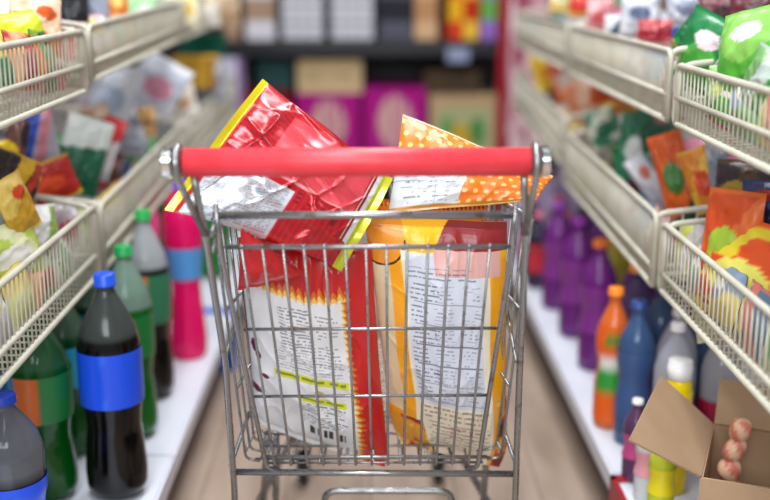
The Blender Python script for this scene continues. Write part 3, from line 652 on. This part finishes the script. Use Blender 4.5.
T = [
 # upper left
 (14, 48, 1.50, 62, 66, .1, .3, ('136a3c', 'c8d820', '0e5030'), 'band', 'dark green bag with lime top in the upper left corner basket', G1),
 (36, 26, 1.62, 44, 60, -.2, .3, ('e87828', 'f4d0b0', 'd05a18'), 'split', 'orange bag standing in the upper left corner basket', G1),
 (6, 92, 1.28, 58, 52, .2, .4, ('f2f0f2', 'e8b4a0', 'f8f8fa'), 'blob', 'white bag at the very left of the corner basket', G1),
 (62, 58, 1.63, 40, 60, 0, .5, ('e6d8d0', 'c8404e', '9cc8a0'), 'diag', 'white bag with red and green stripes behind the corner basket wires', G1),
 (38, 76, 1.45, 40, 46, .1, .4, ('d06878', 'f0e8ea', '6aa87c'), 'diag', 'pink striped bag low behind the corner basket wires', G1),
 (77, 45, 1.70, 14, 34, 0, .2, ('7a1424', 'a83a48', '7a1424'), 'band', 'narrow maroon packet at the end of the corner basket', G1),
 (74, 2, 1.95, 26, 60, 0, .3, ('15161e', '2a2c38', 'e0a030'), 'band', 'black packet at the top edge of the upper left shelf', G1),
 (97, 4, 2.0, 22, 50, 0, .3, ('9aa2b8', 'c8ccd8', '747c94'), 'band', 'blue grey packet beside the black packet, upper left', G1),
 (115, 14, 2.05, 26, 60, 0, .3, ('f0a030', 'e07818', 'f8d070'), 'split', 'orange and yellow packet in the second upper left basket', G1),
 (118, 52, 2.0, 34, 24, .1, .3, ('f0b088', 'f8dcc8', 'e88a50'), 'blob', 'peach packet low in the second upper left basket', G1),
 (142, 20, 2.2, 26, 44, 0, .3, ('58b06a', 'a8dca0', 'f0f4f0'), 'split', 'green packet in the second upper left basket', G1),
 (166, 12, 2.4, 24, 40, 0, .3, ('68c070', 'f0f0c8', '3a9a50'), 'diag', 'light green packet farther back in the upper left basket', G1),
 (186, 8, 2.7, 24, 36, 0, .3, ('f0e8a0', 'fff8d8', 'e8c860'), 'blob', 'pale yellow packet farther along the upper left shelf', G1),
 (205, 10, 3.0, 26, 32, 0, .2, ('e8e4dc', 'd8c8b0', 'c8b898'), 'split', 'cream packet near the far end of the upper left shelf', G1),
 (228, 8, 3.3, 22, 34, 0, .2, ('b89878', 'd8c0a0', '8a6a50'), 'split', 'tan packet at the far end of the upper left shelf', G1),
 (94, 38, 1.95, 22, 44, 0, .3, ('d8d8e4', 'e8a8b0', 'f4f4f8'), 'diag', 'pale lilac packet just behind the corner basket divider', G1),
 # lower left
 (82, 157, 1.98, 46, 80, -.35, .4, ('10684a', 'dfe8e4', '0f7a56'), 'band', 'big teal green bag with white top in the second lower left basket', G2),
 (106, 150, 2.12, 22, 66, -.4, .3, ('f0f0f4', 'e02a30', 'e8e8f0'), 'band', 'white and red packet leaning by the teal green bag', G2),
 (28, 138, 1.92, 56, 62, .1, .5, ('b8b4c4', '2448b8', 'd88898'), 'diag', 'grey bag with a blue stripe above the near lower left basket', G2),
 (6, 150, 1.75, 40, 62, -.2, .4, ('2a2226', '6a4038', 'e8c818'), 'blob', 'black bag with yellow print at the left photo edge', G2),
 (46, 184, 1.82, 62, 42, .3, .5, ('c02018', 'f0c818', 'e84a18'), 'blob', 'red and yellow bag lying in front of the grey bag', G2),
 (12, 182, 1.60, 46, 60, -.5, .4, ('2e1c1c', 'e8b820', 'c83820'), 'diag', 'brown bag with a yellow stripe low at the left photo edge', G2),
 (113, 96, 2.35, 42, 62, -.3, .3, ('c8d4e4', 'e4ecf4', 'a8bcd4'), 'blob', 'pale blue bag in the second lower left basket', G2),
 (158, 86, 2.60, 50, 56, -.55, .3, ('d0d8e8', 'f0f2f8', 'd890a8'), 'blob', 'white and blue bag with a pink mark next to the pale blue bag', G2),
 (99, 124, 2.2, 26, 38, .2, .3, ('b89070', 'd8c0a8', '8a6048'), 'blob', 'tan packet between the teal bag and the pale blue bag', G2),
 (128, 130, 2.25, 46, 46, -.3, .3, ('a8b4c0', 'd8e0e8', '7a8898'), 'split', 'grey blue bag low in the second lower left basket', G2),
 (146, 122, 2.35, 18, 30, 0, .2, ('c89a5c', 'e0c088', 'a07038'), 'blob', 'small ochre packet beside the low grey blue bag', G2),
 (142, 150, 2.22, 30, 22, .1, .2, ('58a860', '88c890', '3a8a48'), 'blob', 'small light green packet near the basket front, left', G2),
 (182, 102, 2.75, 28, 34, .2, .2, ('e8dccc', 'f4f0e8', 'c8a078'), 'blob', 'cream packet behind the white and blue bag', G2),
 (165, 112, 2.55, 30, 34, .2, .2, ('98a0ac', 'c8ccd4', '70808c'), 'blob', 'grey packet in front of the cream packet', G2),
 (210, 82, 3.1, 30, 40, .1, .2, ('8a8c98', 'a8acb8', '60646c'), 'blob', 'dark grey packet in the farthest lower left basket', G2),
 # behind the wires of the near lower left basket
 (8, 255, 1.33, 60, 62, .1, .5, ('bcd05a', 'e4e8b8', 'f0f0e8'), 'blob', 'lime bag behind the near lower left wires, at the photo edge', G2),
 (34, 235, 1.46, 44, 60, -.1, .5, ('c8ccc8', 'f0f0f0', '8aa84a'), 'diag', 'white and lime bag behind the near lower left wires', G2),
 (62, 228, 1.58, 36, 52, .1, .5, ('b8a8b0', 'e8e4ea', 'b04458'), 'blob', 'grey bag with a red mark near the basket corner post', G2),
 (84, 232, 1.66, 22, 48, 0, .4, ('9cb850', 'c8d890', '6a8a30'), 'split', 'green bag at the basket corner post above the cola bottle', G2),
 (16, 205, 1.50, 30, 60, .3, .5, ('c89a28', 'e8c860', 'd84a20'), 'split', 'ochre bag against the sloping divider wires', G2),
 # upper right
 (708, 54, 1.55, 92, 74, -.25, -1.3, ('4aa83c', '0f7a40', 'e8d8dc'), 'split', 'bright green bag with a white spot at the upper right basket corner', G3),
 (750, 52, 1.43, 86, 84, .2, -1.25, ('5ab83c', '8ed060', 'f0e4e8'), 'split', 'green bag with a pink white emblem in the upper right basket', G3),
 (735, 88, 1.45, 90, 50, .15, -1.3, ('9cc884', 'd0e4bc', 'c8d860'), 'blob', 'pale green bag lying behind the upper right basket wires', G3),
 (768, 86, 1.34, 70, 66, -.3, -1.3, ('78a868', 'b8c8c0', '3a7a3c'), 'diag', 'grey green bag at the right photo edge, upper basket', G3),
 (690, 38, 1.66, 26, 34, -.6, -.3, ('107a44', '0c6036', 'e8c838'), 'band', 'dark green bag behind the bright green bag', G3),
 (729, 66, 1.50, 34, 70, -.4, -1.2, ('a8b0b8', 'd0d4d8', '7c8890'), 'blob', 'silver grey packet wedged between the two green bags', G3),
 (757, 14, 1.75, 50, 60, .1, -.3, ('6a3038', '8a4a4c', '4a2028'), 'blob', 'maroon packet at the top right photo corner', G3),
 (722, 14, 1.85, 44, 44, .1, -.3, ('784048', 'a8888c', '4a2a30'), 'blob', 'dark red brown packet above the green bags', G3),
 (676, 90, 1.62, 16, 60, 0, -.2, ('d8a840', '3a7a40', 'e8782a'), 'split', 'yellow and orange packet between the basket corner posts', G3),
 (655, 33, 1.85, 32, 26, 0, -.2, ('a82434', 'c04a50', 'e8b4a8'), 'band', 'dark red package in the second upper right basket', G3),
 (640, 12, 2.05, 36, 34, 0, -.2, ('d4dae6', 'f0f2f6', '5a6a88'), 'blob', 'white and blue package above the dark red package', G3),
 (686, 8, 1.95, 36, 34, .1, -.2, ('c0c4d4', 'e0e4ec', '8890a8'), 'blob', 'pale lilac package right of the white and blue one', G3),
 (620, 26, 2.1, 30, 22, 0, -.2, ('e4e6ea', '50607a', 'f4f4f8'), 'diag', 'white package with dark stripes in the second upper right basket', G3),
 (600, 16, 2.25, 26, 34, 0, -.2, ('d88c90', 'e8b8bc', 'c04850'), 'blob', 'pink package farther along the upper right shelf', G3),
 (582, 4, 2.5, 24, 26, 0, -.2, ('d82a28', 'e85a48', 'f0d040'), 'band', 'red package at the top edge of the photo, right side', G3),
 (560, 2, 2.7, 20, 22, 0, -.2, ('e8c870', 'f0e0b0', 'a8c8a0'), 'split', 'yellow package at the far end of the upper right shelf', G3),
 (650, 60, 1.75, 40, 40, 0, -.3, ('e0d8d4', 'f4f0ec', 'e0a060'), 'blob', 'cream package low behind the second upper right wires', G3),
 (612, 56, 2.0, 40, 34, 0, -.3, ('d8c4c4', 'ece4e4', 'c08890'), 'blob', 'rosy package low behind the second upper right wires', G3),
 # lower right
 (752, 276, 1.36, 150, 112, 0, -1.15, ('f2d832', 'f05a20', 'f4ec70'), 'blob', 'big yellow bag with orange print in the near lower right basket', G4),
 (731, 243, 1.42, 52, 108, .05, -.4, ('d8501c', 'e87030', 'a8c840'), 'blob', 'orange bag with pointed top behind the big yellow bag', G4),
 (692, 252, 1.53, 30, 60, 0, -.4, ('c8d060', 'e0d8e0', 'a8a8b8'), 'diag', 'lime and white bag just behind the lower right corner post', G4),
 (724, 310, 1.33, 60, 60, .4, -.5, ('b8b890', 'd8d4b8', '88a088'), 'blob', 'olive bag low behind the near lower right wires', G4),
 (674, 174, 1.80, 34, 84, .35, -.4, ('d85a1a', 'e86a20', '3a7a30'), 'blob', 'dark orange packet leaning right in the lower right baskets', G4),
 (702, 180, 1.72, 30, 66, .4, -.3, ('e08a28', 'e8b840', 'd8481c'), 'blob', 'amber packet leaning beside the dark orange packet', G4),
 (718, 166, 1.70, 18, 60, .35, -.3, ('8a9cb0', 'b0bcc8', '60748c'), 'band', 'slate blue packet leaning behind the amber packet', G4),
 (650, 184, 1.85, 22, 64, .65, -.3, ('b8b4c0', 'd8d8e0', 'c86a50'), 'split', 'grey packet leaning near the lower right corner post', G4),
 (634, 146, 2.0, 30, 66, -.1, -.2, ('0e6a48', '0e7a50', 'd4dcd8'), 'blob', 'dark green packet with a white label in the lower right basket', G4),
 (660, 128, 1.95, 40, 44, .2, -.2, ('14503a', '2a6a50', 'b8787c'), 'split', 'very dark green packet behind the one with a white label', G4),
 (604, 128, 2.15, 32, 40, .3, -.2, ('3a8a68', 'd8dcc8', '186a48'), 'blob', 'green and cream packet near the basket front, lower right', G4),
 (664, 108, 2.05, 40, 30, .1, -.2, ('b06a6c', 'c88a88', '8a4a50'), 'blob', 'dusty pink packet under the upper right wire basket', G4),
 (742, 190, 1.60, 50, 60, .1, -.3, ('3a2c34', '5a4430', 'a88a28'), 'blob', 'dark packet in the gap above the orange pointed bag', G4),
 (764, 205, 1.45, 40, 50, .1, -.3, ('242a50', '3a4070', 'b83828'), 'split', 'navy packet at the right photo edge', G4),
 (545, 72, 3.0, 24, 36, .3, -.2, ('f0c810', 'f8e050', 'e89a10'), 'blob', 'yellow packet at the far end of the lower right shelf', G4),
 (566, 78, 2.85, 30, 46, .3, -.2, ('e8683c', 'f0a080', 'f0e4d8'), 'blob', 'salmon orange packet beside the far yellow packet', G4),
 (588, 62, 2.9, 26, 34, .1, -.2, ('a89020', 'c8b848', '807010'), 'blob', 'olive yellow packet behind the salmon packet', G4),
 (584, 98, 2.5, 34, 40, .6, -.2, ('f0946a', 'f4c8a8', 'e8e0d8'), 'diag', 'peach packet leaning in the farthest lower right basket', G4),
 (604, 84, 2.45, 30, 38, .2, -.2, ('d85818', 'e88838', 'b83c10'), 'blob', 'deep orange packet behind the peach packet', G4),
 (630, 96, 2.3, 34, 32, .1, -.2, ('c8641c', 'd88838', '6a7a30'), 'blob', 'brown orange packet under the second upper right basket', G4),
 (572, 122, 2.45, 28, 34, .3, -.2, ('f0c890', 'f4e4d4', 'e8a860'), 'blob', 'cream and peach packet at the basket divider, right side', G4),
]
for i, (px, py, Y, wp, hp, roll, yaw, pal, mode, lab, grp) in enumerate(T): sbag(px, py, Y, wp, hp, roll, yaw, pal, mode, lab, grp)
# deeper rows that fill the baskets
CN = [('red', 'b8202a'), ('orange', 'e07820'), ('yellow', 'e8c020'), ('green', '2a8a3c'), ('dark green', '124a30'), ('teal', '1a7a78'), ('blue', '2850a8'), ('purple', '6a2a88'), ('pink', 'd87898'), ('white', 'e8e8ec'), ('brown', '6a4028'), ('black', '1c1c22'), ('silver', 'a8acb4'), ('maroon', '6a1822'), ('cream', 'e8dcc0')]
rr = random.Random(5)
ROWS = [(-1, .50, 1.78, 2.55, 'the second lower left basket', G2, (12, 4, 9, 3, 10, 6, 14)), (-1, .52, 2.68, 3.5, 'the farthest lower left basket', G2, (9, 2, 12, 13, 5, 3)),
        (-1, .81, 1.78, 2.55, 'the second upper left basket', G1, (9, 1, 3, 8, 11, 2)), (-1, .83, 2.68, 3.5, 'the farthest upper left basket', G1, (14, 9, 10, 2, 3)),
        (-1, .50, 1.10, 1.66, 'the near lower left basket', G2, (11, 0, 2, 9, 3, 10)),
        (1, .50, 1.70, 2.38, 'the second lower right basket', G4, (4, 1, 12, 10, 5, 13, 3)), (1, .555, 2.5, 3.25, 'the farthest lower right basket', G4, (2, 1, 13, 8, 14)),
        (1, .77, 1.70, 2.38, 'the second upper right basket', G3, (9, 0, 6, 8, 12, 14)), (1, .775, 2.5, 3.25, 'the farthest upper right basket', G3, (8, 2, 9, 0, 5)),
        (1, .50, 1.42, 1.55, 'the near lower right basket', G4, (1, 12)), (1, .77, 1.05, 1.52, 'the near upper right basket', G3, (3, 13, 12, 4, 9))]
LOW = [(-1, .472, .98, 1.68, 'the near lower left basket', G2, ('c4d46a', 'dfe0dc', 'b8cc58', 'c8c4cc', 'd8dc90', 'a8b8a0', 'e4e4e0')), (-1, .787, 1.0, 1.68, 'the near upper left basket', G1, ('e8e0e0', '0f5a38', 'c87880', 'e0d4d0', '1f7a50', 'c83848', 'd87830')),
       (-1, .47, 1.80, 2.56, 'the second lower left basket', G2, ('b8b0b8', 'd0ccd0', 'c89098', 'b0bcae', 'd8d0cc', 'c0b8c4')), (-1, .79, 1.80, 2.56, 'the second upper left basket', G1, ('e8b8a8', 'f0e0dc', 'd0dcc8', 'e4a0a0', 'e8e4e0', 'c4dcc4')),
       (1, .48, .92, 1.55, 'the near lower right basket', G4, ('d8e0b8', 'e8a860', 'b0c498', '5a7088', 'e0c868', 'a8b8b0')), (1, .74, .92, 1.53, 'the near upper right basket', G3, ('6cb848', '98cc68', '3a9a48', 'c8cc50', '78a870', '4ca83c')),
       (1, .474, 1.68, 2.38, 'the second lower right basket', G4, ('c8b8b0', 'b4c0b0', 'd0c8c4', 'b8a898', 'c8ccc0')), (1, .74, 1.66, 2.38, 'the second upper right basket', G3, ('e0c8c8', 'e8dcd8', 'd0c0c0', 'e4d8b8', 'dcb0b0')),
       (1, .522, 2.50, 3.25, 'the farthest lower right basket', G4, ('d8c0b0', 'c8b8b0', 'e0ccb8', 'c0b4b0')), (1, .745, 2.50, 3.25, 'the farthest upper right basket', G3, ('dcccc4', 'd4c0bc', 'e0d4c8', 'd0c8c4')),
       (-1, .495, 2.70, 3.5, 'the farthest lower left basket', G2, ('c8c4cc', 'd4d0d0', 'b8b8c0', 'd0c8c0')), (-1, .805, 2.70, 3.5, 'the farthest upper left basket', G1, ('e4e0d0', 'd8d4c0', 'dce0d0', 'e8dcc8'))]
for s_, zb, ya, yb, nm, grp, cs in LOW:
    n = len(cs); L_ = (yb-ya)/n
    for i, hx in enumerate(cs):
        y = ya+L_*(i+.5); c = Vector((s_*.489, y, zb+.045)); ey = Vector((rr.uniform(-.004, .004), s_*L_*.49, rr.uniform(-.006, .006))); ez = Vector((s_*.008, 0, .037+rr.uniform(0, .006)))
        c2 = ('f4f2ee', 'd87870', '6aa87c', 'e8d070', '8aa0c0', 'f0f0f0', 'e8a878')[(i*3+len(nm)) % 7]
        o = bag('snack_bag', [c-ey+ez, c+ey+ez, c+ey-ez, c-ey-ez], .024, gpaint(hx, c2, ('e8e8e0', 'b05058', '60a060', 'e8d070')[i % 4], ('blob', 'diag', 'split', 'band')[(i+len(cs)) % 4], i+3), M['soft'], 16, 18, .04, .002, 4, .001, seed=i*5+2,
            label='%s bag from the camera right behind the wires of %s' % (('first', 'second', 'third', 'fourth', 'fifth', 'sixth', 'seventh')[i], nm), group=grp)
for s_, zb, ya, yb, nm, grp, cs in ROWS:
    n = len(cs)
    for i, ci in enumerate(cs):
        y = ya+(yb-ya)*(i+.5)/n; x = s_*(.60+.11*(i % 2)+rr.uniform(-.02, .02)); H = rr.uniform(.10, .14); W = rr.uniform(.10, .13)
        yaw = -s_*rr.uniform(.3, .8); R = Matrix.Rotation(yaw, 3, 'Z') @ Matrix.Rotation(-.2, 3, 'X') @ Matrix.Rotation(rr.uniform(-.4, .4), 3, 'Y')
        ex = R @ Vector((W/2, 0, 0)); ez = R @ Vector((0, 0, H/2)); c = Vector((x, y, zb+.05)); c2 = CN[(ci*5+3) % 15]
        if c2[0] == CN[ci][0]: c2 = CN[(ci+4) % 15]
        bag('snack_bag', [c-ex+ez, c+ex+ez, c+ex-ez, c-ex-ez], .035, gpaint(CN[ci][1], c2[1], CN[(ci+7) % 15][1], ('blob', 'band', 'diag', 'split')[i % 4], ci+i), M['soft'], 18, 22, .04, .003, 4, .002, seed=ci*3+i,
            label='%s and %s bag in the deeper row of %s' % (CN[ci][0], c2[0], nm), group=grp)
# ---------------------------------------------------------------- far rack
RY = 4.25
def pbox(name, px0, py0, px1, py1, Y, d, m, label, cat, group=None, paint=None, zb=None):
    a = at(px0, py0, Y); b_ = at(px1, py1, Y); z0 = b_.z if zb is None else zb
    mb = MB(); n = 24; vs = []; fs = []
    mb.box(a.x, b_.x, Y+.0005, Y+d, z0, a.z)
    if paint is None: return tag(mb.build(name, m, smooth=False), label, cat, group)
    # front face as a fine grid that carries the print
    k0 = len(mb.v); u, v = np.meshgrid(np.linspace(0, 1, n+1), np.linspace(0, 1, n+1)); u = u.ravel(); v = v.ravel()
    g_ = [(a.x+(b_.x-a.x)*uu, Y, z0+(a.z-z0)*vv) for uu, vv in zip(u, v)]
    ff = [(j*(n+1)+i, j*(n+1)+i+1, (j+1)*(n+1)+i+1, (j+1)*(n+1)+i) for j in range(n) for i in range(n)]
    mb.add(g_, ff); cols = np.concatenate([np.tile(paint(np.array([.02]), np.array([.98])), (k0, 1)), paint(u, v)])
    it = iter(cols); o = mb.build(name, m, smooth=False, colfn=lambda q: next(it)); return tag(o, label, cat, group)
rk = empty('black_rack', (0, RY+.3, 0), 'black metal rack across the far end of the aisle', 'rack')
zt = at(360, 40, RY).z
zbn = at(360, 52, RY).z
ZS = zt
MB().box(-1.1, .95, RY-.05, RY+.55, zbn-.01, zt, .003).build('shelf_board', M['black'], rk, smooth=False)
MB().box(-1.1, .95, RY+.0, RY+.55, .12, .16, .003).build('shelf_board', M['black'], rk, smooth=False)
MB().box(-1.1, .95, RY+.55, RY+.58, 0, 1.6).build('back_panel', M['black'], rk, smooth=False)
for x in (-1.1, .90): MB().box(x, x+.04, RY+.0, RY+.04, 0, 1.6).build('upright', M['black'], rk, smooth=False)
def canp(u, v):
    C = fill(u, 'dcdce4'); x = (u*4) % 1; y = (v*4) % 1
    put(C, (np.abs(x-.5) > .40) | (np.abs(y-.5) > .40), '86868e'); put(C, ((x-.5)**2+(y-.5)**2 < .04), 'b0b2c0'); return C
def crate(u, v): 
    C = fill(u, 'b89c78'); put(C, rect(u, v, .1, .9, .12, .85), 'a8ac80'); put(C, ((u-.45)/.14)**2+((v-.45)/.22)**2 < 1, 'c8a030'); put(C, ((u-.7)/.12)**2+((v-.55)/.18)**2 < 1, '4a8a48'); put(C, ((u-.25)/.1)**2+((v-.6)/.16)**2 < 1, '6a9a58'); return C
def purp(u, v):
    C = fill(u, 'aa1480'); w = ((u-.5)/.27)**2+((v-.62)/.30)**2 < 1; put(C, w*(np.abs(np.sin(u*20)) > .35), 'd0a8a0'); put(C, rect(u, v, .36, .66, .18, .3), 'c07098'); return C
def tanb(u, v):
    C = fill(u, 'cdb48a'); put(C, text(u, v, .15, .85, .3, .62, 2, .07, .8, 4, .5, 0), 'a88a64'); return C
Z0 = .16
h1 = at(360, 92, RY).z
GB = 'goods on the black rack'
pbox('carton', 297, 93, 360, 200, RY, .30, M['card'], 'purple carton with a cream emblem under the tan carton', 'carton', 'cartons on the lower rack shelf', purp, Z0)
pbox('carton', 364, 88, 425, 200, RY, .30, M['card'], 'purple carton with a cream emblem in the middle of the rack', 'carton', 'cartons on the lower rack shelf', purp, Z0)
pbox('carton', 297, 60, 362, 93.3, RY, .28, M['card'], 'tan carton stacked on the left purple carton', 'carton', 'cartons on the lower rack shelf', tanb)
pbox('carton', 240, 90, 292, 200, RY, .30, M['card'], 'crimson carton left of the purple cartons', 'carton', 'cartons on the lower rack shelf', lambda u, v: put(fill(u, 'a01c38'), v > .9, '701020'), Z0)
pbox('carton', 430, 95, 496, 200, RY, .28, M['card'], 'tan crate printed with green and yellow fruit, right on the rack', 'carton', 'cartons on the lower rack shelf', crate, Z0)
pbox('carton', 424, 70, 480, 95.3, RY+.02, .25, M['card'], 'dark brown carton on top of the printed fruit crate', 'carton', 'cartons on the lower rack shelf', lambda u, v: fill(u, '50402f'))
pbox('carton', 258, 60, 292, 90.3, RY+.03, .24, M['card'], 'dark teal carton on the crimson carton', 'carton', 'cartons on the lower rack shelf', lambda u, v: put(fill(u, '2a4848'), np.sin(u*30) > .5, '3a6060'))
pbox('carton', 200, 58, 246, 200, RY-.05, .25, M['card'], 'white carton with a purple edge at the left end of the rack', 'carton', 'cartons on the lower rack shelf', lambda u, v: put(fill(u, 'd4d2e6'), u > .88, '8a5aa0'), Z0)
for k, (a, b_, c) in enumerate(((281, 323, 'left'), (331, 373, 'right'))):
    pbox('can_pack', a, -30, b_, 40, RY, .25, M['card'], 'block of stacked white cans on the upper rack shelf, '+c+' one', 'can pack', GB, canp, ZS)
for (a, b_, c, c2, nm) in ((222, 240, '8a6a58', 'b09078', 'brown packet at the left end of the upper rack shelf'), (244, 275, 'a88c74', 'e0dce4', 'tan and white packet left of the white cans'),
     (380, 412, '2a2a34', '5a5a68', 'dark packet right of the white cans'), (415, 437, 'b88a60', 'd8b088', 'tan packet standing on the black shelf, narrow'), (440, 447, '3a1210', '5a1a10', 'thin dark red packet on the black shelf'),
     (449, 463, 'e8b020', 'd84020', 'yellow and red packet on the black shelf'), (464, 478, 'c03018', 'f0c040', 'red and yellow packet beside the yellow one'), (482, 496, '6aa850', '9a70c8', 'green and purple packet next to the red post')):
    pbox('packet', a, -30, b_, 38, RY+.02, .12, M['card'], nm, 'packet', GB, (lambda c, c2: (lambda u, v: put(fill(u, c), (v < .28) | (np.abs(v-.7) < .1), c2)))(c, c2), ZS)
tg = MB().box(at(448, 0, RY-.055).x, at(470, 0, RY-.055).x, RY-.056, RY-.0505, zbn-.035, zbn+.02)
tag(tg.build('price_card', mat('pale_card', '8f9ab8', .6), smooth=False), 'pale blue price card on the front of the black shelf', 'price card')
px_ = at(503, 100, 4.05)
pst = MB().box(px_.x-.021, px_.x+.021, 4.05, 4.09, 0, 1.5, .004)
tag(pst.build('red_post', M['redmetal'], smooth=False), 'dark red square post at the right end of the rack', 'post')
def pinkp(u, v): C = fill(u, 'c89aa4'); put(C, vnoise(u*3, v*12, 4) > .55, 'e0c4c8'); put(C, vnoise(u*4, v*16, 8) > .68, '9a4a5c'); return C
pbox('display_panel', 511, -30, 538, 300, 3.85, .04, M['card'], 'pinkish printed display panel beside the red post', 'display panel', None, pinkp, 0.0)
# a low stand of dark and purple bottles under the far right basket is the last shelf row
ye = at(196, 62, 3.4)
pbox('carton', 172, 58, 214, 88, 3.05, .12, M['card'], 'mustard yellow box in the farthest lower left basket', 'carton', None, lambda u, v: put(fill(u, 'd8a838'), u > .85, 'a87838'))
pbox('carton', 180, 36, 222, 56, 3.3, .12, M['card'], 'dark green box behind the mustard box, far left', 'carton', None, lambda u, v: fill(u, '0f5a48'))
